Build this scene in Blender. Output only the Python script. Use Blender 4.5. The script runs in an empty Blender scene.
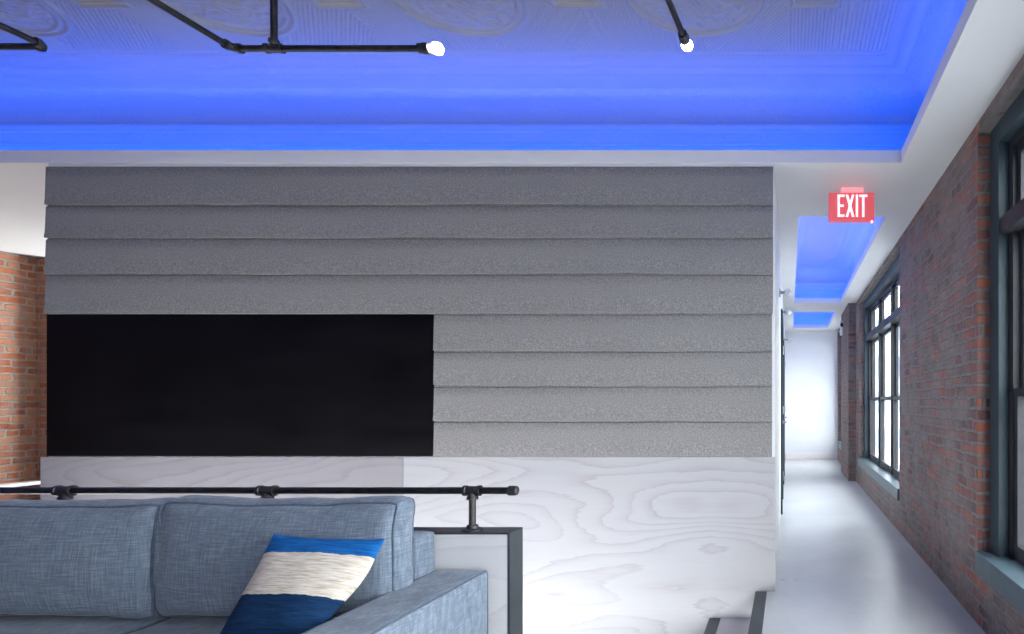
import bpy, bmesh, math, random
import numpy as np
from mathutils import Vector, Matrix, noise

random.seed(7)
SC = bpy.context.scene
COL = SC.collection
PI = math.pi

# ------------------------------------------------------------------ nodes
def new_mat(name):
    m = bpy.data.materials.new(name); m.use_nodes = True
    nt = m.node_tree
    b = nt.nodes['Principled BSDF']
    return m, nt, b

def N(nt, kind, **kw):
    n = nt.nodes.new(kind)
    for k, v in kw.items():
        if k in ('operation', 'blend_type', 'data_type', 'noise_dimensions', 'wave_type', 'bands_direction', 'offset', 'offset_frequency', 'squash', 'squash_frequency', 'interpolation_type', 'feature', 'use_clamp', 'invert'):
            setattr(n, k, v)
        else:
            n.inputs[k.replace('_', ' ')].default_value = v
    return n

def L(nt, a, b): nt.links.new(a, b)

def coords(nt, scale=(1, 1, 1), loc=(0, 0, 0)):
    t = nt.nodes.new('ShaderNodeTexCoord')
    mp = nt.nodes.new('ShaderNodeMapping')
    mp.inputs['Scale'].default_value = scale
    mp.inputs['Location'].default_value = loc
    L(nt, t.outputs['Object'], mp.inputs['Vector'])
    return mp.outputs['Vector']

def ramp(nt, fac, stops):
    r = nt.nodes.new('ShaderNodeValToRGB')
    el = r.color_ramp.elements
    while len(el) < len(stops): el.new(0.5)
    for e, (p, c) in zip(el, stops):
        e.position = p; e.color = (c[0], c[1], c[2], 1)
    L(nt, fac, r.inputs['Fac'])
    return r.outputs['Color']

def mixc(nt, fac, a, b, blend='MIX'):
    n = nt.nodes.new('ShaderNodeMix'); n.data_type = 'RGBA'; n.blend_type = blend
    for sock, v in ((n.inputs['Factor'], fac), (n.inputs[6], a), (n.inputs[7], b)):
        if isinstance(v, (int, float)): sock.default_value = v
        elif isinstance(v, tuple): sock.default_value = (v[0], v[1], v[2], 1)
        else: L(nt, v, sock)
    return n.outputs[2]

def math_(nt, op, a, b=None, c=None):
    n = nt.nodes.new('ShaderNodeMath'); n.operation = op
    for i, v in enumerate((a, b, c)):
        if v is None: continue
        if isinstance(v, (int, float)): n.inputs[i].default_value = v
        else: L(nt, v, n.inputs[i])
    return n.outputs[0]

def noise_(nt, vec, scale, detail=3, rough=0.55, dist=0.0):
    n = nt.nodes.new('ShaderNodeTexNoise')
    n.inputs['Scale'].default_value = scale; n.inputs['Detail'].default_value = detail
    n.inputs['Roughness'].default_value = rough; n.inputs['Distortion'].default_value = dist
    L(nt, vec, n.inputs['Vector'])
    return n.outputs['Fac']

def bump(nt, b, h, strength=0.3, dist=0.01):
    n = nt.nodes.new('ShaderNodeBump')
    n.inputs['Strength'].default_value = strength; n.inputs['Distance'].default_value = dist
    L(nt, h, n.inputs['Height']); L(nt, n.outputs['Normal'], b.inputs['Normal'])

def mat_mottle(name, c1, c2, scale=4, rough=0.6, metal=0.0, bs=0.0, bscale=60, bdist=0.003, spec=0.5):
    m, nt, b = new_mat(name)
    v = coords(nt)
    L(nt, ramp(nt, noise_(nt, v, scale, 4), [(0.3, c1), (0.7, c2)]), b.inputs['Base Color'])
    b.inputs['Roughness'].default_value = rough; b.inputs['Metallic'].default_value = metal
    b.inputs['Specular IOR Level'].default_value = spec
    if bs: bump(nt, b, noise_(nt, v, bscale, 3), bs, bdist)
    return m

def mat_emit(name, c, strength):
    m, nt, b = new_mat(name)
    b.inputs['Base Color'].default_value = (0.8, 0.8, 0.8, 1)
    b.inputs['Emission Color'].default_value = (*c, 1)
    b.inputs['Emission Strength'].default_value = strength
    return m

def mat_brick(name, brick_cols, mortar, smear, smear_amt, w=0.21, h=0.0675, ms=0.007, bstr=0.9, patch=None, wob_k=1.0, sm_scale=2.3, quoin_y=None):
    """bricks laid along whichever horizontal axis the wall face runs"""
    m, nt, b = new_mat(name)
    t = nt.nodes.new('ShaderNodeTexCoord'); g = nt.nodes.new('ShaderNodeNewGeometry')
    s = nt.nodes.new('ShaderNodeSeparateXYZ'); L(nt, t.outputs['Object'], s.inputs[0])
    sn = nt.nodes.new('ShaderNodeSeparateXYZ'); L(nt, g.outputs['True Normal'], sn.inputs[0])
    facing_x = math_(nt, 'GREATER_THAN', math_(nt, 'ABSOLUTE', sn.outputs[0]), 0.5)
    u = math_(nt, 'ADD', math_(nt, 'MULTIPLY', s.outputs[1], facing_x),
              math_(nt, 'MULTIPLY', s.outputs[0], math_(nt, 'SUBTRACT', 1.0, facing_x)))
    # hand-laid wobble
    wob = noise_(nt, t.outputs['Object'], 9, 2)
    wob2 = noise_(nt, coords(nt, (1, 1, 1), (7, 3, 1)), 9, 2)
    u2 = math_(nt, 'ADD', u, math_(nt, 'MULTIPLY', math_(nt, 'SUBTRACT', wob, 0.5), 0.035 * wob_k))
    z2 = math_(nt, 'ADD', s.outputs[2], math_(nt, 'MULTIPLY', math_(nt, 'SUBTRACT', wob2, 0.5), 0.022 * wob_k))
    c = nt.nodes.new('ShaderNodeCombineXYZ'); L(nt, u2, c.inputs[0]); L(nt, z2, c.inputs[1])
    br = nt.nodes.new('ShaderNodeTexBrick')
    br.offset = 0.5; br.squash = 0.5; br.squash_frequency = 6
    br.inputs['Scale'].default_value = 1; br.inputs['Brick Width'].default_value = w
    br.inputs['Row Height'].default_value = h; br.inputs['Mortar Size'].default_value = ms
    br.inputs['Mortar Smooth'].default_value = 0.35
    br.inputs['Color1'].default_value = (0, 0, 0, 1); br.inputs['Color2'].default_value = (1, 1, 1, 1)
    br.inputs['Mortar'].default_value = (0.5, 0.5, 0.5, 1)
    L(nt, c.outputs[0], br.inputs['Vector'])
    n = len(brick_cols)
    bc = ramp(nt, br.outputs['Color'], [(i / (n - 1), col) for i, col in enumerate(brick_cols)])
    bc = mixc(nt, math_(nt, 'MULTIPLY', noise_(nt, t.outputs['Object'], 45, 4), 0.55), bc, tuple(x * 0.45 for x in brick_cols[0]))
    if quoin_y is not None:
        qd = math_(nt, 'ABSOLUTE', math_(nt, 'SUBTRACT', s.outputs[1], quoin_y))
        qf = math_(nt, 'MULTIPLY', math_(nt, 'LESS_THAN', qd, 0.03), math_(nt, 'MULTIPLY', br.outputs['Color'], 0.7))
        bc = mixc(nt, qf, bc, (0.40, 0.13, 0.07))
    # weathered mortar wash lying over the bricks in patches
    sm = noise_(nt, t.outputs['Object'], sm_scale, 5, 0.65)
    smf = nt.nodes.new('ShaderNodeMapRange'); smf.inputs[1].default_value = 0.38; smf.inputs[2].default_value = 0.62
    smf.inputs[3].default_value = 0.0; smf.inputs[4].default_value = smear_amt
    L(nt, sm, smf.inputs[0])
    fac = smf.outputs[0]
    if patch is not None:
        fac = math_(nt, 'MULTIPLY', fac, patch(nt, s))
    fine = noise_(nt, t.outputs['Object'], 26, 4)
    fac = math_(nt, 'MULTIPLY', fac, math_(nt, 'ADD', 0.45, fine))
    n_ = nt.nodes.new('ShaderNodeClamp'); L(nt, fac, n_.inputs[0])
    bc = mixc(nt, n_.outputs[0], bc, smear)
    mc = ramp(nt, noise_(nt, t.outputs['Object'], 14, 4), [(0.3, tuple(x * 0.7 for x in mortar)), (0.7, mortar)])
    col = mixc(nt, br.outputs['Fac'], bc, mc)
    L(nt, col, b.inputs['Base Color'])
    b.inputs['Roughness'].default_value = 0.85; b.inputs['Specular IOR Level'].default_value = 0.25
    hgt = math_(nt, 'ADD', math_(nt, 'MULTIPLY', br.outputs['Fac'], -1.0), math_(nt, 'MULTIPLY', noise_(nt, t.outputs['Object'], 55, 4), 0.7))
    hgt = math_(nt, 'ADD', hgt, math_(nt, 'MULTIPLY', br.outputs['Color'], 0.35))
    bump(nt, b, hgt, bstr, 0.012)
    return m

def mat_plywood(name, k=1.0, tint=(1, 1, 1)):
    m, nt, b = new_mat(name)
    t = nt.nodes.new('ShaderNodeTexCoord')
    s = nt.nodes.new('ShaderNodeSeparateXYZ'); L(nt, t.outputs['Object'], s.inputs[0])
    u = math_(nt, 'ABSOLUTE', math_(nt, 'ADD', s.outputs[0], 0.517))      # book-matched veneer
    c = nt.nodes.new('ShaderNodeCombineXYZ')
    L(nt, math_(nt, 'MULTIPLY', u, 0.75), c.inputs[0]); L(nt, math_(nt, 'MULTIPLY', s.outputs[1], 0.95), c.inputs[1])
    L(nt, math_(nt, 'MULTIPLY', s.outputs[2], 3.0), c.inputs[2])
    f = noise_(nt, c.outputs[0], 0.9, 1.5, 0.35, 0.1)
    fj = noise_(nt, coords(nt, (5, 5, 55)), 1.0, 3, 0.6)
    f = math_(nt, 'ADD', math_(nt, 'MULTIPLY', f, 14), math_(nt, 'MULTIPLY', s.outputs[2], 3.2))
    f = math_(nt, 'ADD', f, math_(nt, 'MULTIPLY', fj, 0.55))
    rings = math_(nt, 'FRACT', f)
    line = ramp(nt, rings, [(0.0, (0, 0, 0)), (0.5, (0.10, 0.10, 0.10)), (0.80, (0.45, 0.45, 0.45)), (0.93, (1, 1, 1)), (1.0, (0, 0, 0))])
    c2 = nt.nodes.new('ShaderNodeCombineXYZ')
    L(nt, math_(nt, 'MULTIPLY', u, 2.2), c2.inputs[0]); L(nt, math_(nt, 'MULTIPLY', s.outputs[1], 2.2), c2.inputs[1])
    L(nt, math_(nt, 'MULTIPLY', s.outputs[2], 60), c2.inputs[2])
    st = noise_(nt, c2.outputs[0], 1.0, 4)
    amt = math_(nt, 'MULTIPLY', line, math_(nt, 'ADD', -0.02, math_(nt, 'MULTIPLY', noise_(nt, t.outputs['Object'], 2.2, 3), 0.85)))
    base = ramp(nt, noise_(nt, t.outputs['Object'], 1.3, 3), [(0.35, (0.36, 0.362, 0.375)), (0.65, (0.375, 0.365, 0.37))])
    base = mixc(nt, math_(nt, 'MULTIPLY', st, 0.45), base, (0.30, 0.305, 0.325))
    col = mixc(nt, amt, base, (0.235, 0.205, 0.225))
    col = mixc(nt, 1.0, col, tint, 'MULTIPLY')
    L(nt, col, b.inputs['Base Color'])
    b.inputs['Roughness'].default_value = 0.55
    b.inputs['Specular IOR Level'].default_value = 0.25
    return m

def mat_linen(name, dark, mid, light):
    m, nt, b = new_mat(name)
    vw = noise_(nt, coords(nt, (18, 18, 300)), 1.0, 4, 0.6)
    vh = noise_(nt, coords(nt, (300, 50, 14), (3, 1, 5)), 1.0, 4, 0.6)
    big = noise_(nt, coords(nt), 3.0, 3)
    f = math_(nt, 'ADD', math_(nt, 'MULTIPLY', vw, 0.5), math_(nt, 'MULTIPLY', vh, 0.5))
    f = math_(nt, 'ADD', f, math_(nt, 'MULTIPLY', math_(nt, 'SUBTRACT', big, 0.5), 0.15))
    L(nt, ramp(nt, f, [(0.36, dark), (0.5, mid), (0.64, light)]), b.inputs['Base Color'])
    b.inputs['Roughness'].default_value = 0.9; b.inputs['Specular IOR Level'].default_value = 0.2
    b.inputs['Sheen Weight'].default_value = 0.15
    bump(nt, b, f, 0.35, 0.004)
    return m

def mat_felt(name):
    m, nt, b = new_mat(name)
    v = coords(nt)
    fleck = noise_(nt, v, 130, 3, 0.75)
    big = noise_(nt, v, 1.7, 3)
    col = ramp(nt, fleck, [(0.33, (0.15, 0.144, 0.142)), (0.5, (0.225, 0.217, 0.214)), (0.66, (0.33, 0.32, 0.315))])
    col = mixc(nt, math_(nt, 'MULTIPLY', big, 0.25), col, (0.19, 0.18, 0.18))
    L(nt, col, b.inputs['Base Color'])
    b.inputs['Roughness'].default_value = 0.95; b.inputs['Specular IOR Level'].default_value = 0.1
    b.inputs['Sheen Weight'].default_value = 0.1
    bump(nt, b, fleck, 0.4, 0.004)
    return m

def mat_steel(name):
    m, nt, b = new_mat(name)
    v = coords(nt)
    n1 = noise_(nt, coords(nt, (1.0, 1, 3.2)), 1.6, 5, 0.62, 0.4)
    n2 = noise_(nt, v, 14, 5, 0.7)
    L(nt, ramp(nt, n1, [(0.3, (0.0015, 0.0015, 0.002)), (0.7, (0.005, 0.0045, 0.006))]), b.inputs['Base Color'])
    r = math_(nt, 'ADD', 0.36, math_(nt, 'MULTIPLY', math_(nt, 'ADD', n1, math_(nt, 'MULTIPLY', n2, 0.3)), 0.22))
    L(nt, r, b.inputs['Roughness'])
    b.inputs['Specular IOR Level'].default_value = 0.07
    return m

def mat_floor(name):
    m, nt, b = new_mat(name)
    v = coords(nt)
    n1 = noise_(nt, v, 1.4, 6, 0.6, 0.5); n2 = noise_(nt, v, 30, 3)
    f = math_(nt, 'ADD', math_(nt, 'MULTIPLY', n1, 0.85), math_(nt, 'MULTIPLY', n2, 0.15))
    L(nt, ramp(nt, f, [(0.3, (0.39, 0.395, 0.395)), (0.7, (0.56, 0.56, 0.555))]), b.inputs['Base Color'])
    r = math_(nt, 'ADD', 0.18, math_(nt, 'MULTIPLY', n1, 0.3)); L(nt, r, b.inputs['Roughness'])
    bump(nt, b, n2, 0.05, 0.002)
    return m

def mat_tin(name, a=0.27):
    m, nt, b = new_mat(name)
    v = coords(nt)
    b.inputs['Base Color'].default_value = (a, a, a * 1.03, 1)
    b.inputs['Roughness'].default_value = 0.5
    n = noise_(nt, v, 24, 3, 0.6, 1.5); n2 = noise_(nt, v, 5, 3)
    bump(nt, b, math_(nt, 'ADD', n, n2), 0.4, 0.010)
    return m

def mat_pillow(name):
    m, nt, b = new_mat(name)
    t = nt.nodes.new('ShaderNodeTexCoord')
    s = nt.nodes.new('ShaderNodeSeparateXYZ'); L(nt, t.outputs['Object'], s.inputs[0])
    w = math_(nt, 'MULTIPLY', math_(nt, 'SUBTRACT', noise_(nt, t.outputs['Object'], 25, 2), 0.5), 0.012)
    y = math_(nt, 'ADD', s.outputs[1], w)
    thread = noise_(nt, coords(nt, (16, 210, 20)), 1.0, 4, 0.65)
    blue = ramp(nt, thread, [(0.35, (0.003, 0.06, 0.24)), (0.65, (0.01, 0.15, 0.42))])
    cream = ramp(nt, thread, [(0.35, (0.44, 0.35, 0.26)), (0.5, (0.60, 0.53, 0.44)), (0.65, (0.70, 0.66, 0.60))])
    navy = ramp(nt, thread, [(0.35, (0.003, 0.016, 0.052)), (0.65, (0.006, 0.036, 0.10))])
    c = mixc(nt, math_(nt, 'GREATER_THAN', y, 0.112), cream, blue)
    c = mixc(nt, math_(nt, 'GREATER_THAN', y, -0.022), navy, c)
    L(nt, c, b.inputs['Base Color'])
    b.inputs['Roughness'].default_value = 0.9; b.inputs['Specular IOR Level'].default_value = 0.2
    bump(nt, b, thread, 0.5, 0.004)
    return m

def mat_glass(name):
    m = bpy.data.materials.new(name); m.use_nodes = True
    nt = m.node_tree; nt.nodes.clear()
    o = nt.nodes.new('ShaderNodeOutputMaterial'); mx = nt.nodes.new('ShaderNodeMixShader')
    tr = nt.nodes.new('ShaderNodeBsdfTransparent'); gl = nt.nodes.new('ShaderNodeBsdfGlossy')
    lw = nt.nodes.new('ShaderNodeLayerWeight'); lw.inputs['Blend'].default_value = 0.12
    tr.inputs['Color'].default_value = (0.93, 0.96, 0.97, 1)
    gl.inputs['Roughness'].default_value = 0.02
    L(nt, math_(nt, 'ADD', math_(nt, 'MULTIPLY', lw.outputs['Facing'], 0.05), 0.02), mx.inputs[0]); L(nt, tr.outputs[0], mx.inputs[1]); L(nt, gl.outputs[0], mx.inputs[2])
    L(nt, mx.outputs[0], o.inputs['Surface'])
    return m

M = {}
M['paint'] = mat_mottle('white_paint', (0.66, 0.665, 0.675), (0.69, 0.69, 0.70), 2, 0.55, spec=0.3)
M['wall_paint'] = mat_mottle('wall_paint', (0.66, 0.67, 0.69), (0.69, 0.70, 0.71), 2, 0.6, spec=0.3)
M['tin'] = mat_tin('painted_tin'); M['tin_hall'] = mat_tin('painted_tin_hall', 0.5)
def quoin(nt, s):      # less wash on the bricks along the window edge and towards the top
    d = math_(nt, 'ABSOLUTE', math_(nt, 'SUBTRACT', s.outputs[1], 3.16))
    r = nt.nodes.new('ShaderNodeMapRange'); r.inputs[1].default_value = 0.08; r.inputs[2].default_value = 0.24
    r.inputs[3].default_value = 0.15; r.inputs[4].default_value = 1.0
    L(nt, d, r.inputs[0])
    return r.outputs[0]
M['brick_right'] = mat_brick('old_brick', [(0.122, 0.079, 0.076), (0.244, 0.104, 0.091), (0.183, 0.140, 0.137), (0.220, 0.177, 0.173), (0.366, 0.110, 0.079), (0.207, 0.128, 0.122), (0.146, 0.116, 0.116), (0.439, 0.134, 0.085)],
                             (0.226, 0.207, 0.203), (0.244, 0.213, 0.210), 0.7, ms=0.0115, bstr=1.0, patch=quoin, wob_k=1.8, sm_scale=5.0, quoin_y=3.16)
M['brick_left'] = mat_brick('orange_brick', [(0.24, 0.06, 0.03), (0.50, 0.15, 0.06), (0.34, 0.085, 0.04), (0.44, 0.20, 0.11), (0.58, 0.21, 0.09)],
                            (0.33, 0.27, 0.23), (0.34, 0.22, 0.17), 0.65, bstr=1.0, w=0.215, h=0.074, ms=0.013, wob_k=1.5, sm_scale=5.0)
M['plywood'] = mat_plywood('whitewashed_plywood')
M['plywood_shaded'] = mat_plywood('shaded_whitewashed_plywood', tint=(.70, .67, .69))  # left board: tint darkened to paint in the light falling off leftwards
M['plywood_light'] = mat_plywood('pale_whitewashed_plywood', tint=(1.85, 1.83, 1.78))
M['linen'] = mat_linen('blue_grey_linen', (0.090, 0.115, 0.156), (0.143, 0.178, 0.225), (0.225, 0.27, 0.32))
M['piping'] = mat_mottle('linen_piping', (0.07, 0.09, 0.12), (0.11, 0.14, 0.18), 40, 0.9, spec=0.2)
M['felt'] = mat_felt('grey_felt')
M['steel'] = mat_steel('blackened_steel')
M['edge'] = mat_mottle('dark_edge_band', (0.030, 0.036, 0.042), (0.055, 0.064, 0.072), 5, 0.4, 0.3, 0.1)
M['cap'] = mat_mottle('dark_cap_steel', (0.030, 0.028, 0.036), (0.05, 0.046, 0.056), 5, 0.4, 0.3, 0.1)
M['pipe'] = mat_mottle('black_iron_pipe', (0.022, 0.022, 0.025), (0.05, 0.048, 0.05), 30, 0.42, 0.7, 0.25, 120, 0.001)
M['fitting'] = mat_mottle('iron_fitting', (0.04, 0.039, 0.041), (0.085, 0.08, 0.08), 40, 0.45, 0.7, 0.35, 160, 0.001)
M['floor'] = mat_floor('sealed_concrete')
M['tread'] = mat_mottle('tread_concrete', (0.40, 0.37, 0.40), (0.48, 0.45, 0.47), 6, 0.5)
M['frame'] = mat_mottle('window_paint', (0.032, 0.050, 0.062), (0.042, 0.063, 0.076), 8, 0.45, 0, 0.06, 40, spec=.18)
M['sash'] = mat_mottle('sash_paint', (0.026, 0.027, 0.032), (0.038, 0.037, 0.042), 8, 0.45, spec=.18)
M['sill'] = mat_mottle('sill_paint', (0.055, 0.085, 0.10), (0.08, 0.115, 0.135), 7, 0.35, 0, 0.1, 50, spec=.2)
M['glass'] = mat_glass('window_glass')
M['white'] = mat_mottle('white_enamel', (0.78, 0.78, 0.77), (0.82, 0.82, 0.81), 5, 0.4)
M['base'] = mat_mottle('baseboard_paint', (0.72, 0.66, 0.66), (0.76, 0.70, 0.70), 5, 0.5)
M['door'] = mat_mottle('door_paint', (0.50, 0.53, 0.55), (0.54, 0.57, 0.59), 3, 0.45)
M['metal'] = mat_mottle('brushed_metal', (0.25, 0.25, 0.26), (0.35, 0.35, 0.36), 20, 0.35, 0.9)
M['bulb'] = mat_emit('glowing_bulb', (1.0, 0.90, 0.78), 45)
M['globe'] = mat_mottle('milk_glass', (0.82, 0.83, 0.84), (0.86, 0.87, 0.88), 5, 0.25)
M['exit_face'] = mat_emit('exit_face', (1.0, 0.10, 0.13), 0.45)
M['exit_face'].node_tree.nodes['Principled BSDF'].inputs['Base Color'].default_value = (0.45, 0.12, 0.13, 1)
M['exit_letters'] = mat_emit('exit_letters', (1.0, 0.50, 0.56), 1.3)
M['exit_top'] = mat_emit('exit_canopy', (1.0, 0.06, 0.09), 0.5)
M['led'] = mat_emit('red_indicator', (1.0, 0.25, 0.3), 8)
M['pillow'] = mat_pillow('striped_weave')
M['facade_out'] = mat_mottle('pale_cladding', (0.50, 0.54, 0.58), (0.56, 0.60, 0.63), 0.3, 0.6)
M['glass_out'] = mat_mottle('blue_glazing', (0.20, 0.28, 0.38), (0.26, 0.34, 0.44), 0.5, 0.15)
M['street'] = mat_mottle('asphalt', (0.36, 0.36, 0.37), (0.42, 0.42, 0.43), 1, 0.9)

# ------------------------------------------------------------------ geometry helpers
def box(bm, x0, x1, y0, y1, z0, z1):
    r = bmesh.ops.create_cube(bm, size=1)['verts']
    for v in r:
        v.co = Vector((x0 + (v.co.x + .5) * (x1 - x0), y0 + (v.co.y + .5) * (y1 - y0), z0 + (v.co.z + .5) * (z1 - z0)))
    return r

def bevel_all(bm, off=0.004, seg=2):
    bmesh.ops.bevel(bm, geom=list(bm.edges), offset=off, segments=seg, affect='EDGES', profile=0.5, clamp_overlap=True)

def tube(bm, pts, r, seg=12, closed=False, caps=True):
    pts = [Vector(p) for p in pts]; n = len(pts); rings = []
    up0 = None
    for i, p in enumerate(pts):
        if closed: d = (pts[(i + 1) % n] - pts[i - 1])
        else: d = (pts[min(i + 1, n - 1)] - pts[max(i - 1, 0)])
        d.normalize()
        if up0 is None:
            up0 = Vector((0, 0, 1)) if abs(d.z) < 0.9 else Vector((1, 0, 0))
        a = up0 - d * up0.dot(d)
        if a.length < 1e-4: a = d.orthogonal()
        a.normalize(); up0 = a; bvec = d.cross(a)
        rr = r[i] if isinstance(r, (list, tuple)) else r
        rings.append([bm.verts.new(p + rr * (math.cos(2 * PI * k / seg) * a + math.sin(2 * PI * k / seg) * bvec)) for k in range(seg)])
    m = n if closed else n - 1
    for i in range(m):
        A, B = rings[i], rings[(i + 1) % n]
        for k in range(seg):
            bm.faces.new((A[k], A[(k + 1) % seg], B[(k + 1) % seg], B[k]))
    if caps and not closed:
        bm.faces.new(rings[0][::-1]); bm.faces.new(rings[-1])

def lathe(bm, origin, axis, prof, seg=20):
    """prof: list of (distance along axis, radius)"""
    o = Vector(origin); ax = Vector(axis).normalized()
    tube_pts = [o + ax * t for t, r in prof]
    a = ax.orthogonal().normalized(); b = ax.cross(a)
    rings = []
    for (t, r), p in zip(prof, tube_pts):
        rings.append([bm.verts.new(p + max(r, 1e-5) * (math.cos(2 * PI * k / seg) * a + math.sin(2 * PI * k / seg) * b)) for k in range(seg)])
    for A, B in zip(rings, rings[1:]):
        for k in range(seg):
            bm.faces.new((A[k], A[(k + 1) % seg], B[(k + 1) % seg], B[k]))
    bm.faces.new(rings[0][::-1]); bm.faces.new(rings[-1])

def rounded_box(bm, c, half, r, n=10, warp=None):
    """subdivided box with rounded edges; warp(u, p) -> offset, u in [-1,1]^3"""
    c = Vector(c); half = Vector(half); cache = {}
    def vert(u):
        key = tuple(round(x, 5) for x in u)
        if key in cache: return cache[key]
        p = Vector((u[0] * half.x, u[1] * half.y, u[2] * half.z))
        q = Vector([max(-half[i] + r, min(half[i] - r, p[i])) for i in range(3)])
        d = p - q
        if d.length > 1e-9: p = q + d.normalized() * r
        if warp: p = p + warp(Vector(u), p)
        cache[key] = bm.verts.new(c + p); return cache[key]
    def dens(k, h):      # put extra rows close to the edges
        k = k / n * 2 - 1
        return math.copysign(1 - (1 - abs(k)) ** 1.6, k)
    g = [dens(k, 0) for k in range(n + 1)]
    for ax in range(3):
        for sgn in (-1, 1):
            for i in range(n):
                for j in range(n):
                    q = []
                    for (a, b_) in ((i, j), (i + 1, j), (i + 1, j + 1), (i, j + 1)):
                        u = [0, 0, 0]; u[ax] = sgn; u[(ax + 1) % 3] = g[a]; u[(ax + 2) % 3] = g[b_]
                        q.append(vert(u))
                    if sgn < 0: q.reverse()
                    if len(set(q)) == 4: bm.faces.new(q)

def cell_slab(bm, axis, A, B, hole, t0, t1):
    """grid of cells in the two axes other than `axis`, extruded t0..t1; hole(a_mid,b_mid) -> True leaves the cell out"""
    def P(a, b, t):
        return {0: (t, a, b), 1: (a, t, b), 2: (a, b, t)}[axis]
    V = {}
    def v(i, j, k):
        if (i, j, k) not in V: V[(i, j, k)] = bm.verts.new(P(A[i], B[j], (t0, t1)[k]))
        return V[(i, j, k)]
    full = lambda i, j: 0 <= i < len(A) - 1 and 0 <= j < len(B) - 1 and not hole((A[i] + A[i + 1]) / 2, (B[j] + B[j + 1]) / 2)
    for i in range(len(A) - 1):
        for j in range(len(B) - 1):
            if not full(i, j): continue
            for k in (0, 1):
                bm.faces.new((v(i, j, k), v(i + 1, j, k), v(i + 1, j + 1, k), v(i, j + 1, k)))
            if not full(i - 1, j): bm.faces.new((v(i, j, 0), v(i, j + 1, 0), v(i, j + 1, 1), v(i, j, 1)))
            if not full(i + 1, j): bm.faces.new((v(i + 1, j, 0), v(i + 1, j + 1, 0), v(i + 1, j + 1, 1), v(i + 1, j, 1)))
            if not full(i, j - 1): bm.faces.new((v(i, j, 0), v(i + 1, j, 0), v(i + 1, j, 1), v(i, j, 1)))
            if not full(i, j + 1): bm.faces.new((v(i, j + 1, 0), v(i + 1, j + 1, 0), v(i + 1, j + 1, 1), v(i, j + 1, 1)))
    bmesh.ops.recalc_face_normals(bm, faces=bm.faces)

def world_loc(o):
    v = Vector((0, 0, 0))
    while o is not None:
        v = v + o.location; o = o.parent
    return v

def obj(name, bm, m, parent=None, smooth=False, origin=None, label=None):
    """bm is given in world coordinates; the object's origin becomes its parent's, or `origin`"""
    me = bpy.data.meshes.new(name)
    off = world_loc(parent) if parent else Vector(origin or (0, 0, 0))
    bmesh.ops.translate(bm, verts=bm.verts, vec=-off)
    bmesh.ops.recalc_face_normals(bm, faces=bm.faces)
    bm.to_mesh(me); bm.free()
    if smooth:
        for p in me.polygons: p.use_smooth = True
    me.materials.append(m if not isinstance(m, str) else M[m])
    o = bpy.data.objects.new(name, me); COL.objects.link(o)
    if parent: o.parent = parent
    else: o.location = off
    if smooth == 'angle':
        md = o.modifiers.new('edges', 'EDGE_SPLIT'); md.split_angle = math.radians(40)
    if label: o['label'] = label
    return o

def tag(o, label, cat, group=None):
    o['label'] = label; o['category'] = cat
    if group: o['group'] = group
    return o

def thing(name, label, cat, loc, group=None):
    o = bpy.data.objects.new(name, None); COL.objects.link(o); o.location = loc; o.empty_display_size = 0.1
    return tag(o, label, cat, group)

def struct(o):
    o['kind'] = 'structure'; return o

def bx(name, m, b, parent=None, bev=0.0, label=None, origin=None):
    bm = bmesh.new(); box(bm, *b)
    if bev: bevel_all(bm, bev, 2)
    return obj(name, bm, m, parent, label=label, origin=origin)

# ------------------------------------------------------------------ camera
F = 560.0
EYE = 1.25
cam = bpy.data.cameras.new('camera'); co = bpy.data.objects.new('camera', cam); COL.objects.link(co)
cam.sensor_fit = 'HORIZONTAL'; cam.sensor_width = 36; cam.lens = F / 1024 * 36
cam.shift_x = -(789 - 512) / 1024; cam.shift_y = (402.5 - 317) / 1024
co.location = (0, 0, EYE); co.rotation_euler = (PI / 2, 0, 0)
cam.clip_start = 0.05
SC.camera = co

# ------------------------------------------------------------------ the setting
XR, XL, YF = 1.065, -8.2, 3.715          # brick wall right, brick wall left, face of the central block
ZS, ZL = 2.83, 2.914                    # dropped ceiling: underside and top of its lip
YE, YB, YA = 12.3, -4.0, 10.0           # corridor end, wall behind the camera, end of the left bay
EXT = 1.29

# floor with the stair opening
bm = bmesh.new()
cell_slab(bm, 2, [XL - .3, -4.9, -0.217, EXT], [YB - .3, 2.349, YF + .005, YE + .3],
          lambda a, b: -4.9 < a < -0.217 and 2.349 < b < YF + .005, -0.12, 0.0)
struct(obj('floor', bm, 'floor'))
bm = bmesh.new(); box(bm, -4.9, -0.217, 2.2, 3.70, -1.6, -1.5)
struct(obj('floor_lower', bm, 'floor'))

# dropped ceiling with three openings
OP = [(-7.4, 0.740, -3.5, 3.69), (0.083, 0.824, 4.76, 8.90), (0.088, 0.82, 9.79, 11.9)]
xs = sorted({XL - .3, EXT, *[v for o in OP for v in o[:2]]}); ys = sorted({YB - .3, YE + .3, *[v for o in OP for v in o[2:]]})
bm = bmesh.new()
cell_slab(bm, 2, xs, ys, lambda a, b: any(o[0] < a < o[1] and o[2] < b < o[3] for o in OP), ZS, ZL)
struct(obj('ceiling', bm, 'paint'))

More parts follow.
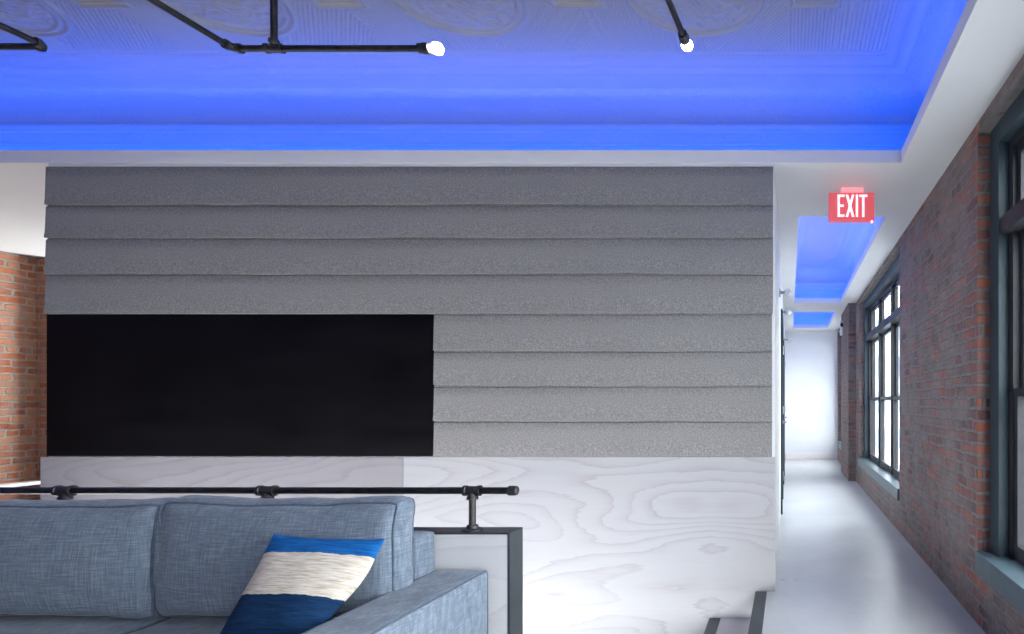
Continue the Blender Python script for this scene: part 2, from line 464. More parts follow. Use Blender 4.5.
# pressed tin coffers above the openings
ZT = 3.435
def coffer(i, o, m, detail=False):
    x0, x1, y0, y1 = o[0] - m, o[1] + m, o[2] - m, o[3] + m
    r = 0.19; zc = ZT - r
    prof = [(0, ZL), (0, 3.05), (.006, 3.055), (.006, 3.07), (0, 3.075), (0, 3.145), (.006, 3.15), (.006, 3.165), (.009, 3.172), (.013, 3.19), (.009, 3.207), (.005, 3.215), (.005, 3.228), (.002, zc)]
    for k in range(1, 11):
        th = k / 10 * PI / 2
        prof.append((r - (r - .002) * math.cos(th), zc + (r - .012) * math.sin(th)))
    prof += [(r + .004, ZT - .011), (r + .020, ZT - .013), (r + .038, ZT - .008), (r + .052, ZT - .001), (.28, ZT), (.30, ZT - .006), (.315, ZT - .006), (.335, ZT), (.37, ZT)]
    dmax = min(x1 - x0, y1 - y0) / 2 - 0.02
    prof = [p for p in prof if p[0] < dmax]
    bm = bmesh.new(); loops = []
    for d, z in prof:
        loops.append([bm.verts.new(p) for p in ((x0 + d, y0 + d, z), (x1 - d, y0 + d, z), (x1 - d, y1 - d, z), (x0 + d, y1 - d, z))])
    for A, B in zip(loops, loops[1:]):
        for k in range(4): bm.faces.new((A[k], A[(k + 1) % 4], B[(k + 1) % 4], B[k]))
    d = prof[-1][0]; zz = prof[-1][1]
    rect = (x0 + d, x1 - d, y0 + d, y1 - d)
    if not detail: bm.faces.new(loops[-1])
    # bead row under the cove
    struct(obj('trim_%d' % i, bm, 'tin' if detail else 'tin_hall', smooth='angle'))
    if not detail: return
    # embossed field: circles, small framed squares and fine ribs
    X = np.concatenate([np.arange(rect[0], -6.0, 0.2), np.arange(-6.0, rect[1], 0.0058), [rect[1]]])
    Y = np.concatenate([np.arange(rect[2], 2.55, 0.05), np.arange(2.55, rect[3], 0.0058), [rect[3]]])
    gx, gy = np.meshgrid(X, Y)
    ux = np.mod(gx + .51 + .65, 1.3) - .65; vy = np.mod(gy - 2.95 + .65, 1.3) - .65
    rr = np.hypot(ux, vy)
    rr = np.where(gx > .16, 9.0, rr)
    ridge = lambda d, w: np.exp(-(d / w) ** 2)
    h = 0.015 * ridge(rr - .377, .012) + 0.013 * ridge(rr - .342, .010)
    fx = np.abs(np.mod(ux + 1.3, 1.3) - .65); fy = np.abs(vy)
    box_d = np.maximum(fx, fy)
    h += 0.013 * ridge(box_d - .135, .010) + 0.010 * ridge(box_d - .105, .008)
    outside = 1 / (1 + np.exp(-(rr - .40) / .006)) / (1 + np.exp(-(box_d - .155) / .006))
    sx = np.mod(ux + 1.3, 1.3) - .65
    diag = np.where(gx > .29, gx * 1.0, gx * 1.25)
    diag = np.where((sx < 0) & (gx < 0), gx + gy * 0.8, diag)
    band = (np.abs(vy) < .52)
    h += 0.0032 * np.sin(2 * PI * diag / .0265) * outside * band
    h += 0.005 * ridge(np.abs(vy) - .56, .010)
    th = np.arctan2(vy, ux)
    swirl = np.sin(9 * th + 38 * rr) * np.sin(46 * rr - 3 * np.cos(5 * th)) + 0.6 * np.sin(70 * gx + 3 * np.sin(40 * gy)) * np.sin(62 * gy + 2 * np.sin(50 * gx))
    h += 0.005 * swirl * (1 / (1 + np.exp((rr - .325) / .006)))
    h *= np.clip((gy - 2.5) / .1, 0, 1) * np.clip((gx + 6) / .1, 0, 1)
    for e in (gx - rect[0], rect[1] - gx, rect[3] - gy): h *= np.clip(e / .03, 0, 1)
    co_ = np.stack([gx, gy, zz - h], -1).reshape(-1, 3)
    ny, nx = gx.shape
    idx = np.arange(nx * ny).reshape(ny, nx)
    quads = np.stack([idx[:-1, :-1], idx[1:, :-1], idx[1:, 1:], idx[:-1, 1:]], -1).reshape(-1)
    nf = (nx - 1) * (ny - 1)
    me = bpy.data.meshes.new('ceiling_tin')
    me.vertices.add(len(co_)); me.vertices.foreach_set('co', co_.ravel())
    me.loops.add(nf * 4); me.loops.foreach_set('vertex_index', quads)
    me.polygons.add(nf); me.polygons.foreach_set('loop_start', np.arange(nf) * 4); me.polygons.foreach_set('loop_total', np.full(nf, 4))
    me.polygons.foreach_set('use_smooth', np.ones(nf, bool))
    me.update(calc_edges=True); me.validate()
    me.materials.append(M['tin'])
    o_ = bpy.data.objects.new('ceiling_tin', me); COL.objects.link(o_); struct(o_)
coffer(1, OP[0], 0.24, True)
coffer(2, OP[1], 0.20)
coffer(3, OP[2], 0.20)

# right brick wall with its window openings
WIN = [(0.10, 3.16), (5.41, 8.50), (10.25, 12.15), (-3.45, -0.45)]
WZ0, WZ1 = 0.31, 2.77
bm = bmesh.new()
ya = sorted([YB - .3, YE + .3, *[v for w in WIN for v in w]])
cell_slab(bm, 0, ya, [-0.05, WZ0, WZ1, ZS + .02], lambda a, b: WZ0 < b < WZ1 and any(w[0] < a < w[1] for w in WIN), XR, EXT)
struct(obj('wall_right', bm, 'brick_right'))
struct(bx('wall_right_pier', 'brick_right', (0.943, XR + .01, 8.90, 10.1, 0, ZS)))
# lintel course over the openings
# left bay
struct(bx('wall_left', 'brick_left', (XL - .3, XL, YB - .3, YA + .3, -0.05, ZS + .02)))
struct(bx('wall_left_pier', 'brick_left', (XL - .01, -8.05, 6.10, 6.75, 0, ZS)))
struct(bx('wall_bay', 'wall_paint', (XL, -4.9, YA, YA + .3, -.05, ZS + .02)))
# wall behind the camera
struct(bx('wall_back', 'brick_left', (XL, EXT, YB - .3, YB, -.05, ZS + .02)))
struct(bx('wall_end', 'wall_paint', (-0.2, EXT, YE, YE + .3, -.05, ZT + .1)))
struct(bx('baseboard_end', 'base', (-0.093, XR, YE - .02, YE, 0, 0.145), bev=.004))
# central block
struct(bx('wall_center', 'wall_paint', (-4.911, -0.093, YF, YE + .2, -1.6, ZS + .005)))

# ------------------------------------------------------------------ cladding of the central block
H = lambda y: EYE + (402.5 - y) / 151.0
X_ = lambda x: (x - 789.0) / 151.0
edges = [167, 205, 238, 274, 314, 351, 386, 421, 457]
names = ['topmost', 'second from the top', 'third from the top', 'fourth from the top, just above the black steel panel',
         'beside the top of the black steel panel', 'second down beside the black steel panel',
         'third down beside the black steel panel', 'lowest, resting on the plywood']
def felt(k):
    full = k < 4
    x0, x1 = (X_(47), X_(773)) if full else (X_(434.5), X_(772))
    zt, zb = H(edges[k]), H(edges[k + 1])
    if k < 7: zt2 = zt + (0.03 if k not in (0,) else 0)
    else: zt2 = zt + .03
    n = 90; bm = bmesh.new(); sd = k * 13.7
    rows = []
    for i in range(n + 1):
        x = x0 + (x1 - x0) * i / n
        wv = 0.010 * noise.noise(Vector((x * 0.9 + sd, 0.3, k))) + 0.005 * noise.noise(Vector((x * 3.1, sd, 1)))
        fl = 0.007 * noise.noise(Vector((x * 1.3, 5.1 + sd, 2)))
        if k in (3, 7): wv = abs(wv) * 0.3 + .001
        pr = []
        T = 0.007
        # tuck behind the strip above, shoulder, outer face, hem and back
        zs = zt - (.009 if k else -.002); zh = zb + wv
        h_ = zs - zh
        pr = [(zt + (.022 if k not in (0,) else .001), YF - .0025), (zs + .002, YF - .0035), (zs, YF - .008), (zs - .006, YF - .0125)]
        for t, d in ((.3, .0145), (.6, .0165), (.85, .019 + fl * .3), (.95, .0215 + fl * .6), (.985, .0215 + fl * .6)): pr.append((zs - t * h_, YF - d))
        pr += [(zh + .001, YF - .019 - fl * .6), (zh, YF - .015), (zh + .002, YF - .009), (zh + .02, YF - .004)]
        pr.append((zs - .3 * h_, YF - .0015)); pr.append((zt + (.022 if k not in (0,) else .001), YF - .0005))
        rows.append([bm.verts.new((x, y, z)) for z, y in pr])
    for A, B in zip(rows, rows[1:]):
        m_ = len(A)
        for j in range(m_): bm.faces.new((A[j], B[j], B[(j + 1) % m_], A[(j + 1) % m_]))
    bm.faces.new(rows[0]); bm.faces.new(rows[-1][::-1])
    o = obj('felt_strip', bm, 'felt', smooth='angle')
    what = 'long grey felt strip overlapping like siding, ' if full else 'shorter grey felt strip right of the black panel, '
    lab = ['long grey felt strip, topmost, right under the white ceiling edge',
           'long grey felt strip, second from the top of the wall',
           'long grey felt strip, third from the top of the wall',
           'long grey felt strip whose lower edge meets the top of the black panel',
           'short grey felt strip level with the top of the black panel',
           'short grey felt strip, second down on the right of the black panel',
           'short grey felt strip, third down on the right of the black panel',
           'short grey felt strip, lowest, resting on the whitewashed plywood'][k]
    tag(o, lab, 'wall panel', 'grey felt strips lapped on the wall')
for k in range(8): felt(k)

tag(bx('steel_panel', 'steel', (X_(47.3), X_(434), YF - .010, YF - .001, H(456), H(314.3)), bev=.001),
    'large blank black steel panel set into the grey felt wall', 'wall panel')

YW = YF - .014
def ply(x0, x1, lab, notch):
    bm = bmesh.new()
    z1, z0 = H(457), -1.45
    if notch: pts = [(x0, z0), (-0.2175, z0), (-0.2175, 0.001), (x1, 0.001), (x1, z1), (x0, z1)]
    else: pts = [(x0, z0), (x1, z0), (x1, z1), (x0, z1)]
    a = [bm.verts.new((x, YW, z)) for x, z in pts]; b = [bm.verts.new((x, YF - .0005, z)) for x, z in pts]
    bm.faces.new(a); bm.faces.new(b[::-1]); n = len(pts)
    for i in range(n): bm.faces.new((a[i], b[i], b[(i + 1) % n], a[(i + 1) % n]))
    tag(obj('plywood_panel', bm, 'plywood' if notch else 'plywood_shaded'), lab, 'wall panel', 'whitewashed plywood panels')
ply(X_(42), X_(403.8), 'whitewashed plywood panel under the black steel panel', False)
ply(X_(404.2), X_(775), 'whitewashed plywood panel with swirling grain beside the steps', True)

# ------------------------------------------------------------------ stairs going down along the block
st = thing('staircase', 'steps with dark edges going down beside the plywood wall', 'stairs', (-0.217, 3.0, 0))
for i in range(1, 7):
    x1 = -0.217 - .305 * (i - 1); x0 = x1 - .305; z = -0.175 * i
    t = bx('tread', 'tread', (x0 + .001, x1 - .001, 2.36, YW - .002, max(z - .30, -1.5), z), st)
    n = bx('nosing', 'edge', (x0 - .004, x0 + .072, 2.36, YW - .002, z - .035, z + .003), t, bev=.002, label='dark edge strip')
struct(bx('trim_stair', 'edge', (-0.222, -0.146, 2.36, YW - .002, -.05, .003), bev=.002))

# ------------------------------------------------------------------ half wall and pipe rail behind the sofa
gx1 = -1.116
gw = thing('half_wall', 'low plywood half wall with dark steel cap behind the sofa', 'half wall', (-2.4, 2.294, 0))
bx('panel', 'plywood_light', (-4.6, gx1 - .010, 2.240, 2.346, 0, .722), gw, label='whitewashed plywood face')
bx('top_cap', 'cap', (-4.6, gx1 - .002, 2.2385, 2.3485, .722, .728), gw, bev=.001, label='dark steel top cap')
bx('end_cap', 'edge', (gx1 - .010, gx1, 2.2385, 2.3485, 0, .727), gw, bev=.001, label='dark steel end cap')

def tee(bm, c, d1, d2, r, run=0.034, side=0.036):
    """pipe tee: run along d1 both ways, branch along d2, with collars"""
    c = Vector(c); d1 = Vector(d1).normalized(); d2 = Vector(d2).normalized()
    lathe(bm, c - d1 * run, d1, [(0, r * 1.0), (0, r * 1.55), (.011, r * 1.55), (.014, r * 1.3), (2 * run - .014, r * 1.3), (2 * run - .011, r * 1.55), (2 * run, r * 1.55), (2 * run, r)], 16)
    lathe(bm, c, d2, [(0, r * 1.2), (side - .013, r * 1.28), (side - .011, r * 1.55), (side, r * 1.55), (side, r)], 16)

def elbow(bm, c, da, db, r, arm=0.036):
    c = Vector(c); da = Vector(da).normalized(); db = Vector(db).normalized()
    pts = []
    A = c + da * arm; B = c + db * arm
    for k in range(9):
        t = k / 8
        pts.append(A * (1 - t) ** 2 + c * 2 * t * (1 - t) + B * t * t)
    tube(bm, pts, r * 1.3, 14)
    for e, d in ((A, da), (B, db)):
        lathe(bm, e - d * .012, d, [(0, r), (0, r * 1.55), (.013, r * 1.55), (.013, r)], 16)

RY, RZ, RR = 2.294, .889, .0142
rail = thing('pipe_railing', 'black iron pipe railing on posts above the half wall', 'railing', (-2.4, RY, .728))
posts = [-1.297, -2.137, -2.965, -3.80]
bm = bmesh.new(); tube(bm, [(-4.6, RY, RZ), (gx1 - .012, RY, RZ)], RR, 18); obj('rail', bm, 'pipe', rail, smooth='angle')
bm = bmesh.new(); lathe(bm, (gx1 - .030, RY, RZ), (1, 0, 0), [(0, RR), (0, RR * 1.45), (.022, RR * 1.45), (.032, RR * 1.3), (.036, RR * .9)], 18); obj('end_cap', bm, 'fitting', rail, smooth='angle')
for x in posts:
    bm = bmesh.new(); tube(bm, [(x, RY, .732), (x, RY, RZ - .02)], RR * .92, 16); p = obj('post', bm, 'fitting', rail, smooth='angle')
    bm = bmesh.new(); tee(bm, (x, RY, RZ), (1, 0, 0), (0, 0, -1), RR); obj('tee', bm, 'fitting', rail, smooth='angle')
    bm = bmesh.new(); lathe(bm, (x, RY, .728), (0, 0, 1), [(0, .040), (.004, .040), (.006, .036), (.008, .022), (.020, .021), (.020, .012)], 20); obj('flange', bm, 'fitting', rail, smooth='angle')

# ------------------------------------------------------------------ sofa
SX0, SX1 = -3.29, -1.18         # outer faces of the arms
AW = .207; SB = 2.205
sofa = thing('sofa', 'blue-grey linen sofa backed against the half wall', 'sofa', (-2.235, 1.65, 0))
def soft(seed, amp, sc=3.0):
    def w(u, p):
        return Vector((noise.noise(p * sc + Vector((seed, 0, 0))), noise.noise(p * sc + Vector((0, seed, 3))), noise.noise(p * sc + Vector((2, 1, seed))))) * amp
    return w
def block(name, b, r, seed=0, amp=.003, n=14, parent=sofa, pipes=()):
    bm = bmesh.new()
    c = ((b[0] + b[1]) / 2, (b[2] + b[3]) / 2, (b[4] + b[5]) / 2); h = ((b[1] - b[0]) / 2, (b[3] - b[2]) / 2, (b[5] - b[4]) / 2)
    rounded_box(bm, c, h, r, n, soft(seed, amp))
    o = obj(name, bm, 'linen', parent, smooth=True)
    return o
block('base', (SX0 + .02, SX1 - .02, 1.13, SB - .01, .11, .33), .012)
block('back', (SX0 + AW - .001, SX1 - AW, SB - .125, SB, .11, .748), .018, 2)
for s, (a0, a1) in enumerate(((SX0, SX0 + AW), (SX1 - AW, SX1))):
    arm = block('arm', (a0, a1, 1.08, SB, .11, .595), .016, 4 + s, .0025, 18)
    for xx in (a0 + .005, a1 - .005):
        bm = bmesh.new(); pts = [(xx, 1.087, .12), (xx, 1.085, .575), (xx, 1.10, .5905)] + [(xx, 1.10 + k * .1, .5915) for k in range(1, 11)] + [(xx, SB - .012, .589), (xx, SB - .005, .575), (xx, SB - .004, .12)]
        tube(bm, pts, .0035, 6); obj('seam', bm, 'piping', arm, smooth=True)
for x in (SX0 + .08, SX1 - .08):
    for y in (1.16, SB - .06):
        bm = bmesh.new(); lathe(bm, (x, y, 0), (0, 0, 1), [(0, .018), (.09, .024), (.115, .026)], 14); obj('leg', bm, 'sash', sofa, smooth='angle')
mid = -2.21
xin0, xin1 = SX0 + AW + .004, SX1 - AW - .004
def cushion(name, b, r, seed, bul, tilt=0.0, front=1, puff=(0, 1)):
    """b box; bul bulge of the big faces; piping round both rims"""
    c = Vector(((b[0] + b[1]) / 2, (b[2] + b[3]) / 2, (b[4] + b[5]) / 2)); h = Vector(((b[1] - b[0]) / 2, (b[3] - b[2]) / 2, (b[5] - b[4]) / 2))
    flat = 1 if h.y < h.z else 2       # thin axis
    oth = [i for i in range(3) if i != flat]
    wr = soft(seed, .007, 4.5); wr2 = soft(seed + 9, .0035, 13)
    def warp(u, p):
        d = wr(u, p) + wr2(u, p)
        k = (1 - u[oth[0]] ** 2) * (1 - u[oth[1]] ** 2)
        d[flat] += u[flat] * bul * (k ** .75 if k > 0 else 0)
        # rims sag a little inwards between the corners
        for i in oth:
            j = oth[1 - oth.index(i)]
            d[i] -= u[i] * .012 * (u[j] ** 2) * (abs(u[i]) ** 4) * -1 * 0.6
            d[i] -= u[i] * .010 * (1 - u[j] ** 2) * 0.4
        if tilt: d.y += tilt * (p.z + h.z)
        return d
    bm = bmesh.new(); rounded_box(bm, c, h, r, 26, warp)
    o = obj(name, bm, 'linen', sofa, smooth=True)
    for sg in (-1, 1):
        pts = []
        n = 22
        path = [(-1 + 2 * k / n, -1) for k in range(n)] + [(1, -1 + 2 * k / n) for k in range(n)] + [(1 - 2 * k / n, 1) for k in range(n)] + [(-1, 1 - 2 * k / n) for k in range(n)]
        for a, b_ in path:
            u = Vector((0, 0, 0)); u[flat] = sg; u[oth[0]] = a; u[oth[1]] = b_
            p = Vector((u.x * h.x, u.y * h.y, u.z * h.z))
            q = Vector([max(-h[i] + r, min(h[i] - r, p[i])) for i in range(3)]); dd = p - q
            pp = q + dd.normalized() * r
            pts.append(c + pp + warp(u, pp) + dd.normalized() * .001)
        bm = bmesh.new(); tube(bm, pts, .0042, 6, closed=True); obj('piping', bm, 'piping', o, smooth=True)
    return o
cushion('seat_cushion', (xin0, mid - .003, 1.10, 2.075, .335, .487), .035, 21, .012)
cushion('seat_cushion', (mid + .003, xin1, 1.10, 2.075, .335, .487), .035, 23, .012)
cushion('back_cushion', (xin0 - .02, mid + .010, 1.925, 2.055, .495, .900), .052, 31, .050, .06)
cushion('back_cushion', (mid + .002, xin1 + .030, 1.925, 2.055, .495, .908), .056, 37, .050, .06)

# throw pillow leaning in the corner
def make_pillow():
    W, Hh, T = .181, .180, .056
    n = 34; bm = bmesh.new(); V = {}
    def P(u, v, s):
        k = max(0.0, (1 - u * u)) ** .55 * max(0.0, (1 - v * v)) ** .55
        x = W * u * (1 - .055 * (1 - v * v) * abs(u) ** 2); y = Hh * v * (1 - .055 * (1 - u * u) * abs(v) ** 2)
        sq = max(0.0, min(1.0, (.45 - v) / 1.1)); x -= .062 * sq * sq * (3 - 2 * sq) * max(0.0, u)      # pressed in by the arm
        wr = .004 * noise.noise(Vector((x * 14, y * 14, s * 3))) * (1 if k > 0 else 0)
        return (x, y, s * (T * k) + wr)
    g = [math.sin(PI / 2 * (2 * i / n - 1)) for i in range(n + 1)]
    for s in (1, -1):
        for i in range(n + 1):
            for j in range(n + 1):
                edge = i in (0, n) or j in (0, n)
                key = (i, j, 0 if edge else s)
                if key not in V: V[key] = bm.verts.new(P(g[i], g[j], s if not edge else 0))
        for i in range(n):
            for j in range(n):
                q = [V[(a, b, 0 if (a in (0, n) or b in (0, n)) else s)] for a, b in ((i, j), (i + 1, j), (i + 1, j + 1), (i, j + 1))]
                bm.faces.new(q if s > 0 else q[::-1])
    o = obj('throw_pillow', bm, 'pillow', smooth=True)
    up = Vector((.03, .66, 1)).normalized(); rt = Vector((1, 0.03, -.045)); rt = (rt - up * rt.dot(up)).normalized(); nm = rt.cross(up)
    ctr = Vector((-1.524, 1.858, .806)) - up * Hh
    o.matrix_world = Matrix((( rt.x, up.x, nm.x, ctr.x), (rt.y, up.y, nm.y, ctr.y), (rt.z, up.z, nm.z, ctr.z), (0, 0, 0, 1)))
    tag(o, 'blue, cream and navy striped pillow leaning in the corner of the sofa', 'pillow')
make_pillow()

# ------------------------------------------------------------------ pipe lights
PR = .0122
PY = 2.29
def bulb_end(parent, c, d):
    """socket and glowing bulb at c, pointing along d"""
    bm = bmesh.new(); lathe(bm, c, d, [(-.004, PR), (-.004, PR * 1.55), (.012, PR * 1.55), (.014, PR * 1.75), (.040, PR * 1.75), (.042, PR * 1.4)], 18)
    obj('socket', bm, 'fitting', parent, smooth='angle')
    bm = bmesh.new()
    prof = [(.040, .011), (.050, .013)] + [(.070 - .024 * math.cos(a), .024 * math.sin(a)) for a in [k / 12 * PI for k in range(3, 13)]]
    lathe(bm, c, d, prof, 20); obj('bulb', bm, 'bulb', parent, smooth=True, label='glowing bulb')
def cap_end(parent, c, d):
    bm = bmesh.new(); lathe(bm, c, d, [(-.02, PR), (-.02, PR * 1.5), (.004, PR * 1.5), (.010, PR)], 16); obj('end_cap', bm, 'fitting', parent, smooth='angle')
def pix(x, y, Y): return Vector(((x - 789) * Y / F, Y, EYE + (402.5 - y) * Y / F))
def stem(parent, top_from, r=PR):
    p = Vector(top_from)
    bm = bmesh.new(); tube(bm, [p + Vector((0, 0, .02)), (p.x, p.y, ZT - .01)], r, 14); obj('stem', bm, 'pipe', parent, smooth='angle')
    bm = bmesh.new(); lathe(bm, (p.x, p.y, ZT), (0, 0, -1), [(0, .040), (.005, .040), (.008, .022), (.022, .020), (.022, .010)], 20); obj('flange', bm, 'fitting', parent, smooth='angle')
dirY = Vector((820 - 789, F, 0)).normalized()      # the arms run almost straight away from the viewer
cA = pix(233, 48.5, PY); cA.z = EYE + (402.5 - 48.5) * PY / F
t_ = Vector((pix(274, 48.5, PY).x, PY, cA.z)); e_ = Vector((pix(420, 48.5, PY).x, PY, cA.z))
l1 = thing('pipe_light', 'black pipe light, long elbowed arm ending in a bulb pointing right', 'light', (t_.x, PY, ZT))
bm = bmesh.new(); tube(bm, [cA + Vector((.02, 0, 0)), e_], PR, 14); obj('arm', bm, 'pipe', l1, smooth='angle')
back = cA - dirY * 1.25
bm = bmesh.new(); tube(bm, [cA - dirY * .02, back], PR, 14); obj('arm', bm, 'pipe', l1, smooth='angle')
bm = bmesh.new(); elbow(bm, cA, (1, 0, 0), -dirY, PR, .032); obj('elbow', bm, 'fitting', l1, smooth='angle')
bm = bmesh.new(); tee(bm, t_, (1, 0, 0), (0, 0, 1), PR, .034, .034); obj('tee', bm, 'fitting', l1, smooth='angle')
stem(l1, t_)
bulb_end(l1, e_, (1, 0, 0))
cap_end(l1, back, -dirY)

cB = pix(46, 46.5, PY)
endB = Vector((cB.x - 2.2, PY, cB.z)); backB = cB - dirY * 1.25
l2 = thing('pipe_light', 'black pipe elbow under the ceiling in the upper left corner', 'light', (cB.x - 1.1, PY, ZT))
bm = bmesh.new(); tube(bm, [cB - Vector((.02, 0, 0)), endB], PR, 14); obj('arm', bm, 'pipe', l2, smooth='angle')
bm = bmesh.new(); tube(bm, [cB - dirY * .02, backB], PR, 14); obj('arm', bm, 'pipe', l2, smooth='angle')
bm = bmesh.new(); elbow(bm, cB, (-1, 0, 0), -dirY, PR, .032); obj('elbow', bm, 'fitting', l2, smooth='angle')
tB = Vector((cB.x - 1.1, PY, cB.z))
bm = bmesh.new(); tee(bm, tB, (1, 0, 0), (0, 0, 1), PR, .034, .034); obj('tee', bm, 'fitting', l2, smooth='angle')
stem(l2, tB); cap_end(l2, endB, (-1, 0, 0)); cap_end(l2, backB, -dirY)

cC = pix(682.5, 34, PY); dC = Vector((836 - 789, F, 0)).normalized()
sC = cC - dC * 1.3
l3 = thing('pipe_light', 'black pipe light pointing away with a bulb at its tip, right of the long arm', 'light', (sC.x, sC.y, ZT))
bm = bmesh.new(); tube(bm, [sC, cC], PR, 14); obj('arm', bm, 'pipe', l3, smooth='angle')
bm = bmesh.new(); tee(bm, sC + dC * .05, dC, (0, 0, 1), PR, .034, .034); obj('tee', bm, 'fitting', l3, smooth='angle')
stem(l3, sC + dC * .05); bulb_end(l3, cC, dC)

# ------------------------------------------------------------------ exit sign
EY = 4.10; es = F / EY
ex = lambda x: (x - 789) / es
ez = lambda y: EYE + (402.5 - y) / es
sign = thing('exit_sign', 'glowing red EXIT sign hanging from the white ceiling', 'sign', (ex(851.5), EY, ZS))
bm = bmesh.new(); box(bm, ex(829), ex(874.5), EY, EY + .045, ez(221), ez(192.5)); bevel_all(bm, .004, 2); obj('housing', bm, 'exit_face', sign, label='red lit face')
bm = bmesh.new(); box(bm, ex(841), ex(863.5), EY + .002, EY + .075, ez(192.5), ZS); bevel_all(bm, .004, 2); obj('canopy', bm, 'exit_top', sign)
bm = bmesh.new()
lx0, lx1, lz0, lz1 = ex(837.6), ex(867.2), ez(216.8), ez(194.8)
lw = (lx1 - lx0); sw = .0155; y0, y1 = EY - .004, EY + .002
hh = lz1 - lz0
def barb(x0, x1, z0, z1): box(bm, x0, x1, y0, y1, z0, z1)
cw = .050
# E
barb(lx0, lx0 + sw, lz0, lz1)
for z in (lz0, lz0 + hh / 2 - sw / 2, lz1 - sw): barb(lx0 + sw, lx0 + cw - (.006 if lz0 < z < lz1 - sw - .001 else 0), z, z + sw)
# X
def strut(xa, xb):
    v = [bm.verts.new(p) for p in ((xa - sw * .56, y0, lz0), (xa + sw * .56, y0, lz0), (xb + sw * .56, y0, lz1), (xb - sw * .56, y0, lz1))]
    w = [bm.verts.new((q.co.x, y1, q.co.z)) for q in v]
    bm.faces.new(v); bm.faces.new(w[::-1])
    for i in range(4): bm.faces.new((v[i], w[i], w[(i + 1) % 4], v[(i + 1) % 4]))
xa = lx0 + cw + .010 + sw * .5; xb = xa + .046
strut(xa, xb); strut(xb, xa)
# I
xi = xb + sw * .5 + .012; barb(xi, xi + sw, lz0, lz1)
# T
xt = xi + sw + .010; barb(xt, lx1, lz1 - sw, lz1); barb((xt + lx1) / 2 - sw / 2, (xt + lx1) / 2 + sw / 2, lz0, lz1 - sw)
obj('lettering', bm, 'exit_letters', sign, label='glowing letters EXIT')
bm = bmesh.new(); bmesh.ops.create_uvsphere(bm, u_segments=10, v_segments=8, radius=.008, matrix=Matrix.Translation((ex(872), EY + .004, ez(221.5)))); obj('indicator', bm, 'led', sign)

# ------------------------------------------------------------------ corridor: doors, lamps
def door(n, y0, y1, top):
    xw = -0.093
    e = bpy.data.objects.new('door_%d' % n, None); COL.objects.link(e); e.location = (xw, (y0 + y1) / 2, 0); struct(e)
    bm = bmesh.new()
    cell_slab(bm, 0, [y0, y0 + .07, y1 - .07, y1], [0.0, top - .07, top], lambda a, b: y0 + .07 < a < y1 - .07 and b < top - .07, xw + .0005, xw + .022)
    obj('door_frame', bm, 'frame', e)
    leaf = bx('door_leaf', 'door', (xw + .001, xw + .010, y0 + .075, y1 - .075, .01, top - .075), e, bev=.002)
    yh = y1 - .16
    bm = bmesh.new(); lathe(bm, (xw + .010, yh, 1.0), (1, 0, 0), [(0, .028), (.008, .028), (.010, .011), (.048, .011), (.050, .009)], 16)
    box(bm, xw + .044, xw + .060, yh - .11, yh + .012, .990, 1.012); obj('door_handle', bm, 'metal', leaf)
    bm = bmesh.new(); box(bm, xw + .010, xw + .032, yh - .03, yh + .03, 1.10, 1.20); bevel_all(bm, .004, 2); obj('door_lock', bm, 'metal', leaf)
    for z in (.42, 1.84):
        bm = bmesh.new(); lathe(bm, (xw + .028, y0 + .072, z - .05), (0, 0, 1), [(0, .009), (.10, .009)], 10); obj('door_hinge', bm, 'metal', leaf)
door(1, 6.25, 7.30, 2.29)
door(2, 8.55, 9.60, 2.20)

def sconce(y, z, lab, out=.085, gr=.036):
    e = thing('wall_lamp', lab, 'light', (-0.093, y, z), 'globe lamps along the corridor wall')
    bm = bmesh.new(); lathe(bm, (-0.093, y, z), (1, 0, 0), [(0, .045), (.010, .045), (.014, .016), (.030, .013), (out - gr * .75, .012)], 18); obj('bracket', bm, 'metal', e, smooth='angle')
    bm = bmesh.new(); bmesh.ops.create_uvsphere(bm, u_segments=18, v_segments=12, radius=gr, matrix=Matrix.Translation((-0.093 + out, y, z))); obj('globe', bm, 'globe', e, smooth=True)
sconce(5.4, 2.31, 'small globe wall lamp in the corridor, nearest to the grey felt wall')
sconce(6.5, 2.30, 'small globe wall lamp in the corridor, directly above the first door')
sconce(9.9, 2.36, 'small white globe wall lamp near the far end of the corridor', .11, .04)

em = thing('emergency_light', 'small white box with dark lamp high on the brick pier at corridor end', 'light', (0.943, 9.9, 2.55))
bm = bmesh.new(); box(bm, .905, .943, 9.80, 9.98, 2.44, 2.68); bevel_all(bm, .006, 2); obj('case', bm, 'white', em)
bm = bmesh.new(); lathe(bm, (.925, 9.79, 2.60), (0, -1, 0), [(0, .02), (.02, .032), (.05, .036), (.055, .03)], 14); obj('lamp_head', bm, 'sash', em, smooth='angle')

